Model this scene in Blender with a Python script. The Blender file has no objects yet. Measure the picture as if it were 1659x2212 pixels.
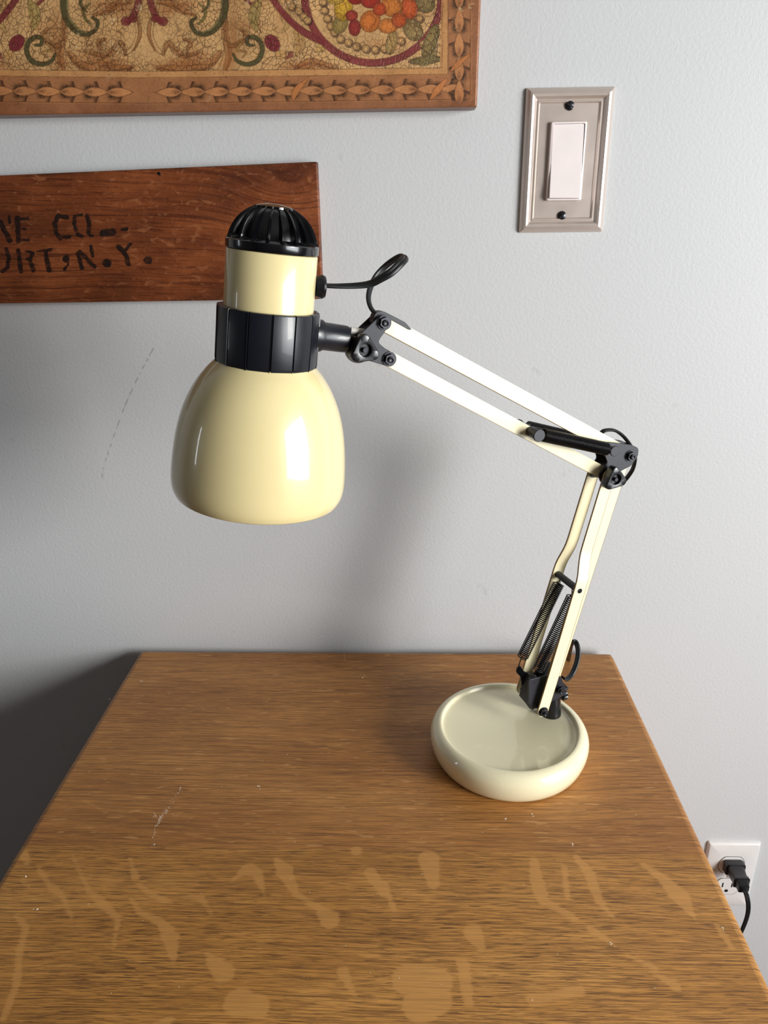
import bpy, bmesh, math, random
import numpy as np
from mathutils import Vector, Matrix
random.seed(4); rng = np.random.RandomState(7)
S = bpy.context.scene
COL = S.collection
PI = math.pi

# ------------------------------------------------------------------ camera
CW, CH, CF = 1659.0, 2212.0, 1601.05
CPOS = np.array([0.0, -0.78031, 1.23345])
_p, _y, _r = 0.3761, 0.0331, 0.0128
_fwd = np.array([-math.sin(_y)*math.cos(_p), math.cos(_y)*math.cos(_p), -math.sin(_p)])
_right = np.array([math.cos(_y), math.sin(_y), 0.0])
_down = np.cross(_fwd, _right)
RX = math.cos(_r)*_right + math.sin(_r)*_down
RY = -math.sin(_r)*_right + math.cos(_r)*_down
cam_d = bpy.data.cameras.new('camera'); cam = bpy.data.objects.new('camera', cam_d); COL.objects.link(cam)
cam_d.sensor_fit = 'VERTICAL'; cam_d.sensor_height = 24.0; cam_d.lens = CF/CH*24.0; cam_d.clip_start = 0.02
cam.matrix_world = Matrix(((RX[0], -RY[0], -_fwd[0], CPOS[0]), (RX[1], -RY[1], -_fwd[1], CPOS[1]), (RX[2], -RY[2], -_fwd[2], CPOS[2]), (0, 0, 0, 1)))
S.camera = cam

# ------------------------------------------------------------------ light and exposure
S.view_settings.view_transform = 'Standard'; S.view_settings.look = 'None'
S.view_settings.gamma = 1.0; S.view_settings.use_curve_mapping = False
S.view_settings.exposure = -0.14
world = bpy.data.worlds.new('world'); S.world = world; world.use_nodes = True
world.node_tree.nodes['Background'].inputs[0].default_value = (0.75, 0.85, 1.0, 1)
world.node_tree.nodes['Background'].inputs[1].default_value = 0.6
ROOM = dict(x0=-2.3, x1=1.5, y1=-3.2, z1=2.45)
WIN = dict(right=(-2.00, -0.70, 0.60, 1.75), left=(-0.74, -0.66, 1.0, 1.65))
def area(name, loc, rot, sx, sy, power, color):
    d = bpy.data.lights.new(name, 'AREA'); d.shape = 'RECTANGLE'; d.size = sx; d.size_y = sy; d.energy = power; d.color = color
    o = bpy.data.objects.new(name, d); COL.objects.link(o); o.location = loc; o.rotation_euler = rot
    return o
w = WIN['right']; area('window_daylight', (ROOM['x1']+.03, (w[0]+w[1])/2, (w[2]+w[3])/2), (0, PI/2, 0), w[3]-w[2], w[1]-w[0], 50, (0.94, 0.97, 1.0))
area('bright_sky_in_window', (ROOM['x1']+.02, -1.26, 1.34), (0, PI/2, 0), .66, .40, 32, (1.0, 0.965, 0.91))
w = WIN['left']; area('side_daylight', (ROOM['x0']-.02, (w[0]+w[1])/2, (w[2]+w[3])/2), (0, -PI/2, 0), w[3]-w[2], w[1]-w[0], 1.6, (0.9, 0.95, 1.0))

# ------------------------------------------------------------------ measuring helpers
def px_ray(x, y):
    return ((x-CW/2)/CF)*RX + ((y-CH/2)/CF)*RY + _fwd
def on_plane(x, y, P, n):
    d = px_ray(x, y); P = np.array(P, float); n = np.array(n, float)
    return CPOS + d*(np.dot(P-CPOS, n)/np.dot(d, n))
def to_px(P):
    q = np.asarray(P, float) - CPOS
    a, b, c = q@RX, q@RY, q@_fwd
    return CW/2+CF*a/c, CH/2+CF*b/c
def on_wall(x, y, out=0.0): return on_plane(x, y, (0, -out, 0), (0, 1, 0))

# ------------------------------------------------------------------ materials
def lin(c):
    return tuple((v/255/12.92 if v/255 <= .04045 else ((v/255+.055)/1.055)**2.4) for v in c)
def sc(c, k=1.0): r = lin(c); return (r[0]*k, r[1]*k, r[2]*k, 1)
class NT:
    def __init__(s, name):
        s.m = bpy.data.materials.new(name); s.m.use_nodes = True; s.t = s.m.node_tree
        s.b = s.t.nodes['Principled BSDF']
    def n(s, ty, **kw):
        o = s.t.nodes.new(ty)
        for k, v in kw.items(): setattr(o, k, v)
        return o
    def l(s, a, b): s.t.links.new(a, b)
    def put(s, sock, v):
        if hasattr(v, 'is_linked') or isinstance(v, bpy.types.NodeSocket): s.l(v, sock)
        else: sock.default_value = v
    def math(s, op, a, b=0.0, c=0.0, clamp=False):
        o = s.n('ShaderNodeMath', operation=op, use_clamp=clamp)
        for i, v in enumerate((a, b, c)): s.put(o.inputs[i], v)
        return o.outputs[0]
    def vmath(s, op, a, b=(0, 0, 0)):
        o = s.n('ShaderNodeVectorMath', operation=op); s.put(o.inputs[0], a); s.put(o.inputs[1], b); return o
    def map(s, scale=(1, 1, 1), loc=(0, 0, 0), rot=(0, 0, 0), src=None):
        m = s.n('ShaderNodeMapping'); m.inputs['Scale'].default_value = scale; m.inputs['Location'].default_value = loc; m.inputs['Rotation'].default_value = rot
        if src is None: src = s.coord()
        s.l(src, m.inputs[0]); return m.outputs[0]
    def coord(s):
        if not hasattr(s, '_c'): s._c = s.n('ShaderNodeTexCoord')
        return s._c.outputs['Object']
    def noise(s, vec, scale=5, detail=4, rough=.5, dist=0.0):
        o = s.n('ShaderNodeTexNoise'); o.inputs['Scale'].default_value = scale; o.inputs['Detail'].default_value = detail
        o.inputs['Roughness'].default_value = rough; o.inputs['Distortion'].default_value = dist; s.l(vec, o.inputs['Vector']); return o.outputs[0]
    def ramp(s, fac, stops, interp='LINEAR'):
        o = s.n('ShaderNodeValToRGB'); o.color_ramp.interpolation = interp; e = o.color_ramp.elements
        while len(e) < len(stops): e.new(.5)
        for i, (p, c) in enumerate(stops):
            e[i].position = p; e[i].color = c if len(c) == 4 else (*c, 1)
        s.put(o.inputs[0], fac); return o.outputs[0]
    def sstep(s, v, a, b, lo=0.0, hi=1.0):
        o = s.n('ShaderNodeMapRange', interpolation_type='SMOOTHSTEP'); s.put(o.inputs[0], v)
        for i, x in enumerate((a, b, lo, hi)): o.inputs[i+1].default_value = x
        return o.outputs[0]
    def mix(s, f, a, b, mode='MIX'):
        o = s.n('ShaderNodeMix', data_type='RGBA', blend_type=mode); s.put(o.inputs[0], f); s.put(o.inputs[6], a); s.put(o.inputs[7], b); return o.outputs[2]
    def bump(s, h, strength=.3, dist=.001, normal=None):
        o = s.n('ShaderNodeBump'); o.inputs['Strength'].default_value = strength; o.inputs['Distance'].default_value = dist
        s.l(h, o.inputs['Height'])
        if normal is not None: s.l(normal, o.inputs['Normal'])
        return o.outputs[0]
    def attr(s, name): return s.n('ShaderNodeAttribute', attribute_name=name)
    def fin(s, color=None, rough=None, metal=None, normal=None, coat=None, spec=None):
        for k, v in (('Base Color', color), ('Roughness', rough), ('Metallic', metal), ('Normal', normal), ('Coat Weight', coat), ('Specular IOR Level', spec)):
            if v is not None: s.put(s.b.inputs[k], v)
        return s.m
def plain(name, c, rough=.5, metal=0.0, coat=None, var=.06, bscale=None, bstr=.1):
    t = NT(name); nz = t.noise(t.coord(), 60, 3)
    col = t.mix(nz, sc(c, 1-var), sc(c, 1+var))
    rr = t.math('MULTIPLY_ADD', nz, .1, rough-.05)
    nm = None
    if bscale: nm = t.bump(t.noise(t.coord(), bscale, 3), bstr, .0005)
    if coat: t.b.inputs['Coat Roughness'].default_value = .04
    return t.fin(col, rr, metal, nm, coat)
M = {}
M['cream'] = plain('cream_enamel', (238, 229, 192), .36, coat=.3, var=.015)
M['base_cream'] = plain('glossy_base_enamel', (238, 230, 194), .26, coat=.9, var=.015)
M['shade_cream'] = plain('shade_enamel', (230, 214, 160), .30, coat=.8, var=.015)
M['edge'] = plain('enamel_dark_edge', (148, 122, 78), .5, var=.08)  # darker brown for the side faces and narrow border bands of the arm strips
M['inner'] = plain('white_shade_lining', (235, 235, 230), .5)
M['black'] = plain('black_plastic', (11, 12, 16), .34, coat=.2, var=.1)
M['collar'] = plain('satin_black_plastic', (17, 19, 27), .36, coat=.15, var=.1)
M['blackmetal'] = plain('black_painted_steel', (31, 32, 40), .45, var=.12, bscale=900, bstr=.05)
M['cap'] = plain('glossy_black_plastic', (6, 6, 9), .2, coat=.5, var=.1)
M['steel'] = plain('dark_steel', (60, 60, 64), .3, metal=.85)
M['spring'] = plain('blackened_spring_wire', (38, 36, 38), .28, metal=.7)
M['cord'] = plain('black_cord_rubber', (14, 16, 18), .40)
M['clear'] = plain('milky_plastic', (200, 196, 188), .25)
M['nickel'] = plain('brushed_nickel', (212, 198, 188), .36, metal=.6, var=.05)
M['white'] = plain('white_switch_plastic', (240, 230, 228), .35)
M['outlet'] = plain('white_outlet_plastic', (225, 222, 220), .4)
M['dark'] = plain('dark_gap', (12, 12, 12), .8)
M['room'] = plain('far_wall_paint', (84, 82, 82), .8)
M['ceil'] = plain('ceiling_paint', (120, 119, 118), .9)
M['trim'] = plain('white_trim_paint', (225, 225, 222), .5)
M['crumb'] = plain('pale_crumb', (235, 225, 205), .6)

def wall_mat():
    t = NT('wall_paint'); c = t.coord()
    big = t.noise(c, 3.0, 3); fine = t.noise(c, 290, 3, .55); fine2 = t.noise(c, 700, 2, .5)
    col = t.mix(big, sc((201, 203, 205)), sc((206, 207, 207)))
    # pencil-like scuff line and small dents
    pts = [(332, 752), (300, 810), (268, 880), (243, 950), (226, 1000), (217, 1045)]
    P = [on_wall(*p) for p in pts]
    dmin = None
    jit = t.vmath('SCALE', t.vmath('SUBTRACT', t.n('ShaderNodeTexNoise').outputs[1], (.5, .5, .5)).outputs[0]); jit.inputs[3].default_value = .002
    for a, b in zip(P[:-1], P[1:]):
        a, b = Vector(a), Vector(b); ab = b-a
        pa = t.vmath('SUBTRACT', c, tuple(a)).outputs[0]
        h = t.math('DIVIDE', t.vmath('DOT_PRODUCT', pa, tuple(ab)).outputs['Value'], ab.length_squared, clamp=True)
        s_ = t.n('ShaderNodeVectorMath', operation='SCALE'); s_.inputs[0].default_value = tuple(ab); t.l(h, s_.inputs[3])
        d = t.vmath('LENGTH', t.vmath('SUBTRACT', pa, s_.outputs[0]).outputs[0]).outputs['Value']
        dmin = d if dmin is None else t.math('MINIMUM', dmin, d)
    line = t.math('MULTIPLY', t.sstep(dmin, .0004, .0010, 1, 0), t.sstep(t.noise(c, 150, 2), .45, .56))
    col = t.mix(t.math('MULTIPLY', line, .45), col, sc((110, 105, 100)))
    sp = t.math('MULTIPLY', t.sstep(t.noise(c, 26, 1), .72, .76), t.sstep(t.noise(c, 90, 2), .5, .62))
    col = t.mix(t.math('MULTIPLY', sp, .12), col, sc((120, 115, 105)))
    h = t.math('ADD', t.math('MULTIPLY', fine, 1.0), t.math('MULTIPLY', fine2, .5))
    return t.fin(col, .52, 0, t.bump(h, .26, .0011), spec=.35)
M['wall'] = wall_mat()

def oak_mat():
    t = NT('golden_oak'); c = t.coord()
    fl = t.attr('fleck').outputs['Fac']; bd = t.attr('board').outputs['Fac']
    warp = t.noise(t.map((3, 9, 1)), 1, 3)
    sx = t.n('ShaderNodeSeparateXYZ'); t.l(c, sx.inputs[0])
    yy = t.math('MULTIPLY_ADD', warp, .014, sx.outputs[1])
    cb = t.n('ShaderNodeCombineXYZ'); t.l(sx.outputs[0], cb.inputs[0]); t.l(yy, cb.inputs[1]); t.l(sx.outputs[2], cb.inputs[2]); v = cb.outputs[0]
    broad = t.noise(t.map((5, 26, 1), src=v), 1, 4, .55)
    fib = t.noise(t.map((14, 820, 1), src=v), 1, 4, .6)
    fib2 = t.noise(t.map((60, 340, 1), src=v, loc=(3, 7, 0)), 1, 3, .6)
    pore = t.noise(t.map((62, 1900, 1), src=v, loc=(11, 3, 0)), 1, 2, .5)
    col = t.ramp(broad, [(.25, sc((160, 104, 48))), (.5, sc((182, 124, 62))), (.75, sc((198, 140, 74)))])
    front = t.ramp(broad, [(.25, sc((170, 116, 50))), (.5, sc((194, 136, 64))), (.75, sc((210, 152, 78)))])
    col = t.mix(bd, col, front)
    col = t.mix(t.sstep(fib, .46, .66, 0, .55), col, sc((96, 60, 30)))
    col = t.mix(t.sstep(fib2, .55, .72, 0, .35), col, sc((206, 150, 86)))
    # ray fleck mask (a distance in metres) with a ragged outline
    rag = t.math('MULTIPLY', t.math('SUBTRACT', t.noise(t.map((50, 700, 1)), 1, 4, .65), .5), .009)
    fm = t.sstep(t.math('ADD', fl, rag), -.0012, .0012, 1, 0)
    line = t.sstep(t.noise(t.map((22, 1500, 1), src=v, loc=(2, 5, 0)), 1, 3, .55), .50, .60)
    col = t.mix(t.math('MULTIPLY', line, .42), col, sc((92, 54, 22)))
    pm = t.math('MULTIPLY', t.sstep(pore, .535, .585), t.math('SUBTRACT', 1.0, t.math('MULTIPLY', fm, .85)))
    pstr = t.math('MULTIPLY_ADD', t.noise(t.map((9, 14, 1)), 1, 2), 1.0, .25)
    pm = t.math('MULTIPLY', pm, t.math('MULTIPLY', pstr, 1.0, clamp=True))
    col = t.mix(t.math('MULTIPLY', fm, .5), col, sc((208, 152, 84)))
    col = t.mix(t.math('MULTIPLY', t.math('MULTIPLY', pm, t.math('MULTIPLY_ADD', bd, .4, .45)), .95), col, sc((74, 42, 18)))
    # diagonal faint flakes in the back board
    dg = t.noise(t.map((45, 260, 1), rot=(0, 0, .22)), 1, 2)
    col = t.mix(t.math('MULTIPLY', t.sstep(dg, .64, .7), t.math('MULTIPLY', t.math('SUBTRACT', 1.0, bd), .45)), col, sc((212, 160, 100)))
    h = t.math('SUBTRACT', t.math('MULTIPLY', fib, .25), pm)
    return t.fin(col, t.math('MULTIPLY_ADD', fib, .16, .36), 0, t.bump(h, .3, .0006), spec=.45)
M['oak'] = oak_mat()
def oak_plain():
    t = NT('oak_side'); f = t.noise(t.map((30, 30, 600)), 1, 4)
    return t.fin(t.ramp(f, [(.3, sc((110, 68, 32))), (.7, sc((165, 108, 55)))]), .45, 0, t.bump(f, .2, .0005))
M['oakside'] = oak_plain()
def floor_mat():
    t = NT('floorboards'); b = t.n('ShaderNodeTexBrick'); b.inputs['Scale'].default_value = 1
    b.inputs['Brick Width'].default_value = 1.2; b.inputs['Row Height'].default_value = .09; b.inputs['Mortar Size'].default_value = .002
    b.inputs['Color1'].default_value = sc((70, 48, 34)); b.inputs['Color2'].default_value = sc((84, 58, 40)); b.inputs['Mortar'].default_value = sc((40, 26, 18))
    t.l(t.coord(), b.inputs[0]); return t.fin(b.outputs[0], .4)
M['floor'] = floor_mat()
def art_mat():
    t = NT('crackled_gilt_paint'); c = t.coord()
    a = t.attr('art'); col = a.outputs['Color']
    gloss = t.attr('gold').outputs['Fac']
    vo = t.n('ShaderNodeTexVoronoi', feature='DISTANCE_TO_EDGE'); vo.inputs['Scale'].default_value = 235
    wv = t.vmath('ADD', c, t.vmath('MULTIPLY', t.noise(c, 90, 2), (.008, .008, .008)).outputs[0]).outputs[0]; t.l(wv, vo.inputs['Vector'])
    crack = t.math('MULTIPLY', t.sstep(vo.outputs[0], .02, .10, 1, 0), t.sstep(t.noise(c, 22, 2), .28, .52))
    crk = t.math('MULTIPLY', crack, t.math('MULTIPLY', gloss, .62))
    n1 = t.noise(c, 40, 5, .65); n2 = t.noise(t.map((300, 1, 900)), 1, 3, .6)
    col = t.mix(t.sstep(n1, .35, .7, 0, .42), col, t.mix(1.0, col, (1.6, 1.55, 1.45, 1), 'MULTIPLY'))
    col = t.mix(t.sstep(n2, .5, .75, 0, .35), col, t.mix(1.0, col, (.6, .55, .5, 1), 'MULTIPLY'))
    age = t.noise(c, 14, 5, .65)
    col = t.mix(t.sstep(age, .42, .66, 0, .55), col, t.mix(1.0, col, (.62, .50, .38, 1), 'MULTIPLY'))
    speck = t.sstep(t.noise(c, 520, 2), .60, .70)
    col = t.mix(t.math('MULTIPLY', speck, .35), col, sc((86, 50, 26)))
    worn = t.math('MULTIPLY', t.sstep(t.noise(c, 95, 4, .7), .60, .70), t.sstep(t.noise(c, 12, 2), .5, .62))
    col = t.mix(t.math('MULTIPLY', worn, .5), col, sc((236, 208, 160)))  # pale worn patches, with whitish light reflections painted into the same colour
    col = t.mix(crk, col, sc((70, 40, 18)))
    h = t.math('ADD', t.math('MULTIPLY', t.math('MULTIPLY', crack, gloss), -1.0), t.math('MULTIPLY', n2, .5))
    return t.fin(col, t.math('MULTIPLY_ADD', n1, .3, .3), .1, t.bump(h, .35, .0007), coat=.1)
M['art'] = art_mat()
def board_mat():
    t = NT('rough_crate_wood'); c = t.coord()
    ink = t.attr('ink').outputs['Fac']; kn = t.attr('knot').outputs['Fac']
    sx = t.n('ShaderNodeSeparateXYZ'); t.l(c, sx.inputs[0])
    zz = t.math('ADD', sx.outputs[2], t.math('MULTIPLY', kn, 1.0))
    zz = t.math('MULTIPLY_ADD', t.noise(t.map((5, 1, 12)), 1, 3), .02, zz)
    cb = t.n('ShaderNodeCombineXYZ'); t.l(sx.outputs[0], cb.inputs[0]); t.l(zz, cb.inputs[2]); v = cb.outputs[0]
    g = t.noise(t.map((4, 1, 260), src=v), 1, 4, .6)
    g2 = t.noise(t.map((22, 1, 620), src=v), 1, 3, .6)
    br = t.noise(t.map((9, 1, 22)), 1, 4)
    col = t.ramp(br, [(.3, sc((80, 40, 18))), (.5, sc((118, 60, 28))), (.72, sc((152, 84, 44)))])
    col = t.mix(t.sstep(g, .48, .66, 0, .6), col, sc((62, 22, 8)))
    col = t.mix(t.sstep(g2, .5, .64, 0, .6), col, sc((66, 26, 10)))
    torn = t.noise(t.map((75, 1, 170)), 1, 5, .65, .8)
    col = t.mix(t.sstep(torn, .55, .68, 0, .5), col, sc((164, 104, 66)))
    inkm = t.math('MULTIPLY', t.sstep(t.math('ADD', ink, t.math('MULTIPLY', t.math('SUBTRACT', t.noise(c, 260, 3), .5), .003)), -.0005, .0005, 1, 0), t.sstep(t.noise(t.map((120, 1, 260)), 1, 3), .70, .46, .70, .96))
    col = t.mix(inkm, col, sc((26, 14, 10)))
    h = t.math('ADD', t.math('MULTIPLY', torn, 1.4), t.math('MULTIPLY', g, .8))
    return t.fin(col, .48, 0, t.bump(h, .6, .0016), spec=.4)
M['board'] = board_mat()

# ------------------------------------------------------------------ object helpers
def tag(o, label=None, cat=None, kind=None, group=None):
    if label: o['label'] = label
    if cat: o['category'] = cat
    if kind: o['kind'] = kind
    if group: o['group'] = group
    return o
def empty(name, loc, label, cat):
    o = bpy.data.objects.new(name, None); COL.objects.link(o); o.location = loc; o.empty_display_size = .02
    return tag(o, label, cat)
def root_of(o):
    v = Vector((0, 0, 0))
    while o is not None: v += Vector(o.location); o = o.parent
    return v
def finish(name, bm, mat, parent=None, smooth=True, bevel=0.0, seg=2, angle=35, loc=None):
    """verts are given in world space; origin goes to loc"""
    org = Vector(loc) if loc is not None else Vector((0, 0, 0))
    off = root_of(parent) + org if parent is not None else org
    bmesh.ops.recalc_face_normals(bm, faces=bm.faces)
    bmesh.ops.translate(bm, verts=bm.verts, vec=-off)
    me = bpy.data.meshes.new(name); bm.to_mesh(me); bm.free()
    o = bpy.data.objects.new(name, me); COL.objects.link(o)
    o.location = org
    if parent is not None: o.parent = parent
    mats = mat if isinstance(mat, (list, tuple)) else [mat]
    for m in mats: me.materials.append(m)
    if smooth:
        for p in me.polygons: p.use_smooth = True
        me.set_sharp_from_angle(angle=math.radians(angle))
    if bevel:
        b = o.modifiers.new('bevel', 'BEVEL'); b.width = bevel; b.segments = seg; b.limit_method = 'ANGLE'; b.angle_limit = math.radians(32)
        b.harden_normals = False
    return o
def box(bm, a, b):
    vs = [bm.verts.new((x, y, z)) for x in (a[0], b[0]) for y in (a[1], b[1]) for z in (a[2], b[2])]
    for f in ((0, 1, 3, 2), (4, 6, 7, 5), (0, 4, 5, 1), (2, 3, 7, 6), (0, 2, 6, 4), (1, 5, 7, 3)): bm.faces.new([vs[i] for i in f])
class Frame:
    """local axes: a, b in plane, n out of it"""
    def __init__(s, O, A, B, N): s.O = np.array(O, float); s.A = np.array(A, float); s.B = np.array(B, float); s.N = np.array(N, float)
    def p(s, a, b, n=0.0): return Vector(s.O + a*s.A + b*s.B + n*s.N)
def prism(bm, F, pts, n0, n1):
    lo = [bm.verts.new(F.p(a, b, n0)) for a, b in pts]; hi = [bm.verts.new(F.p(a, b, n1)) for a, b in pts]
    bm.faces.new(lo[::-1]); bm.faces.new(hi); k = len(pts)
    for i in range(k): bm.faces.new((lo[i], lo[(i+1) % k], hi[(i+1) % k], hi[i]))
def fillet(pts, rad, seg=5):
    out = []; k = len(pts)
    for i, p in enumerate(pts):
        r = rad[i] if isinstance(rad, (list, tuple)) else rad
        p = np.array(p, float); a = np.array(pts[i-1], float)-p; b = np.array(pts[(i+1) % k], float)-p
        la, lb = np.linalg.norm(a), np.linalg.norm(b); a /= la; b /= lb
        ang = math.acos(max(-1, min(1, float(a@b)))); d = min(r/math.tan(ang/2), la*.48, lb*.48) if r > 0 else 0
        if d < 1e-6: out.append(tuple(p)); continue
        for j in range(seg+1):
            t = j/seg; q = (1-t)**2*(p+a*d) + 2*t*(1-t)*p + t*t*(p+b*d); out.append(tuple(q))
    return out
def lathe(bm, F, prof, seg=64, fn=None, a0=0.0, close=False):
    """prof: list of (radius, height along n). F axis n"""
    rings = []
    for i, (r, h) in enumerate(prof):
        if r < 1e-6: rings.append([bm.verts.new(F.p(0, 0, h))]); continue
        ring = []
        for k in range(seg):
            t = a0 + 2*PI*k/seg; rr = r if fn is None else fn(r, h, t, i)
            ring.append(bm.verts.new(F.p(rr*math.cos(t), rr*math.sin(t), h)))
        rings.append(ring)
    for A, B in zip(rings[:-1], rings[1:]):
        for k in range(seg):
            a, b = A[k % len(A)], A[(k+1) % len(A)]; c, d = B[(k+1) % len(B)], B[k % len(B)]
            vs = []
            for v in (a, b, c, d):
                if v not in vs: vs.append(v)
            if len(vs) > 2: bm.faces.new(vs)
    if close:
        for R_ in (rings[0], rings[-1]):
            if len(R_) > 2: bm.faces.new(R_)
    return rings
def catmull(P, n=8):
    P = [np.array(p, float) for p in P]; P = [2*P[0]-P[1]] + P + [2*P[-1]-P[-2]]; out = []
    for i in range(1, len(P)-2):
        for j in range(n):
            t = j/n; a, b, c, d = P[i-1], P[i], P[i+1], P[i+2]
            out.append(.5*((2*b) + (-a+c)*t + (2*a-5*b+4*c-d)*t*t + (-a+3*b-3*c+d)*t**3))
    out.append(P[-2]); return out
def sweep(bm, path, sec, up=(0, 0, 1), cap=True, roll=None):
    """sec: list of (a,b) cross-section; transported frame"""
    path = [np.array(p, float) for p in path]; prev = None; U = None
    for i, p in enumerate(path):
        t = path[min(i+1, len(path)-1)] - path[max(i-1, 0)]; t /= np.linalg.norm(t)
        if U is None: U = np.array(up, float)
        U = U - t*(U@t)
        if np.linalg.norm(U) < 1e-6: U = np.array([1., 0, 0]) - t*t[0]
        U /= np.linalg.norm(U); V = np.cross(t, U)
        U2, V2 = U, V
        if roll is not None:
            q = roll(i/(len(path)-1)); U2 = U*math.cos(q)+V*math.sin(q); V2 = V*math.cos(q)-U*math.sin(q)
        ring = [bm.verts.new(p + a*U2 + b*V2) for a, b in sec]
        if prev:
            k = len(ring)
            for j in range(k): bm.faces.new((prev[j], prev[(j+1) % k], ring[(j+1) % k], ring[j]))
        elif cap: bm.faces.new(ring[::-1])
        prev = ring
    if cap: bm.faces.new(prev)
def circ(r, k=10, ry=None): return [(r*math.cos(2*PI*i/k), (ry or r)*math.sin(2*PI*i/k)) for i in range(k)]
def twin(r):   # two-conductor flat cord section
    out = []
    for i in range(16):
        t = 2*PI*i/16; x = 2.0*r*math.cos(t); y = r*math.sin(t)*(1 - .38*math.exp(-(x/(r*.45))**2))*1.05; out.append((x, y))
    return out

# ------------------------------------------------------------------ room shell
X0, X1, Y1, Z1 = ROOM['x0'], ROOM['x1'], ROOM['y1'], ROOM['z1']
bm = bmesh.new(); box(bm, (X0, 0, 0), (X1, .1, Z1)); tag(finish('wall_back', bm, M['wall'], smooth=False), kind='structure')
bm = bmesh.new(); box(bm, (X0-.1, Y1-.1, -.1), (X1+.1, .1, 0)); tag(finish('floor', bm, M['floor'], smooth=False), kind='structure')
bm = bmesh.new(); box(bm, (X0-.1, Y1-.1, Z1), (X1+.1, .1, Z1+.1)); tag(finish('ceiling', bm, M['ceil'], smooth=False), kind='structure')
def side_wall(name, x0, x1, w):
    bm = bmesh.new(); a, b, c, d = w
    box(bm, (x0, Y1, 0), (x1, a, Z1)); box(bm, (x0, b, 0), (x1, .1, Z1)); box(bm, (x0, a, 0), (x1, b, c)); box(bm, (x0, a, d), (x1, b, Z1))
    tag(finish(name, bm, M['room'], smooth=False), kind='structure')
side_wall('wall_right', X1, X1+.1, WIN['right']); side_wall('wall_left', X0-.1, X0, WIN['left'])
bm = bmesh.new(); box(bm, (X0-.1, Y1-.1, 0), (X1+.1, Y1, Z1))
tag(finish('wall_front', bm, M['room'], smooth=False), kind='structure')
def win_frame(name, x, w, s):
    a, b, c, d = w; bm = bmesh.new(); t = .035
    for q in ((a-t, a, c-t, d+t), (b, b+t, c-t, d+t), (a, b, c-t, c), (a, b, d, d+t)):
        box(bm, (x-s*.02, q[0], q[2]), (x, q[1], q[3]))
    tag(finish(name, bm, M['trim'], smooth=False, bevel=.003), kind='structure')
win_frame('window_1', X1, WIN['right'], 1); win_frame('window_2', X0, WIN['left'], -1)
bm = bmesh.new(); box(bm, (X0, -.014, 0), (X1, 0, .10)); tag(finish('baseboard_back', bm, M['trim'], smooth=False, bevel=.003), kind='structure')

# ------------------------------------------------------------------ slab with a dense face that carries painted attributes
def slab(name, corners, N, thick, rad, nx, ny, mat, parent, attrs, loc=None, flip=False, wob=0.0):
    """corners: 4 world points of the FACE outline (BL, BR, TR, TL); face points along N"""
    C = [np.array(c, float) for c in corners]; N = np.array(N, float)
    cen = sum(C)/4
    def inset(p):
        return p
    u = np.linspace(0, 1, nx); v = np.linspace(0, 1, ny)
    ex = (C[1]-C[0]); lx = np.linalg.norm(ex); ey = (C[3]-C[0]); ly = np.linalg.norm(ey)
    iu, iv = rad/lx, rad/ly
    uu = iu + u*(1-2*iu); vv = iv + v*(1-2*iv)
    UU, VV = np.meshgrid(uu, vv)
    U_, V_ = UU[..., None], VV[..., None]
    G = (1-U_)*(1-V_)*C[0] + U_*(1-V_)*C[1] + U_*V_*C[2] + (1-U_)*V_*C[3]
    verts = [G.reshape(-1, 3)]
    idx = np.arange(nx*ny).reshape(ny, nx)
    quads = np.stack([idx[:-1, :-1], idx[:-1, 1:], idx[1:, 1:], idx[1:, :-1]], -1).reshape(-1, 4)
    loop = list(idx[0, :]) + list(idx[1:, -1]) + list(idx[-1, -2::-1]) + list(idx[-2:0:-1, 0])
    LP = verts[0][loop]; k = len(loop)
    Ex = ex/lx; Ey = np.cross(N, Ex)
    nrm = np.zeros((k, 3))
    for i in range(k):
        j = loop[i]; r_, c_ = divmod(j, nx); q = np.zeros(3)
        if c_ == 0: q -= Ex
        if c_ == nx-1: q += Ex
        if r_ == 0: q -= Ey*np.sign(ey@Ey)
        if r_ == ny-1: q += Ey*np.sign(ey@Ey)
        nrm[i] = q/np.linalg.norm(q)*(1.2 if abs(np.count_nonzero(np.abs(q) > .5)-2) == 0 and np.linalg.norm(q) > 1.2 else 1.0)
    prev = np.array(loop); base = nx*ny; fq = [quads]
    steps = [(rad*math.sin(t), rad*(1-math.cos(t))) for t in np.linspace(0, PI/2, 6)[1:]] + [(rad, thick-rad*.5), (rad*.5, thick)]
    for o_, d_ in steps:
        wv = 1.0
        verts.append(LP + nrm*o_*wv - N*d_)
        cur = np.arange(base, base+k); base += k
        fq.append(np.stack([prev, np.roll(prev, -1), np.roll(cur, -1), cur], -1)); prev = cur
    V = np.concatenate(verts)
    bm_off = np.zeros(3)
    if parent is not None: bm_off = np.array(root_of(parent))
    if wob:
        pass
    F = np.concatenate(fq)
    F = F[:, ::-1] if np.cross(ex, ey)@N < 0 else F
    me = bpy.data.meshes.new(name)
    faces = F.tolist() + [list(map(int, prev))[::-1]]
    me.from_pydata((V-bm_off).tolist(), [], faces); me.update()
    for p in me.polygons: p.use_smooth = True
    me.set_sharp_from_angle(angle=math.radians(50))
    for an, (ty, vals) in attrs(V).items():
        at = me.attributes.new(an, ty, 'POINT')
        if ty == 'FLOAT': at.data.foreach_set('value', vals.astype(np.float32).ravel())
        else: at.data.foreach_set('color', vals.astype(np.float32).ravel())
    o = bpy.data.objects.new(name, me); COL.objects.link(o); me.materials.append(mat)
    if parent is not None: o.parent = parent
    return o
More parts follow.
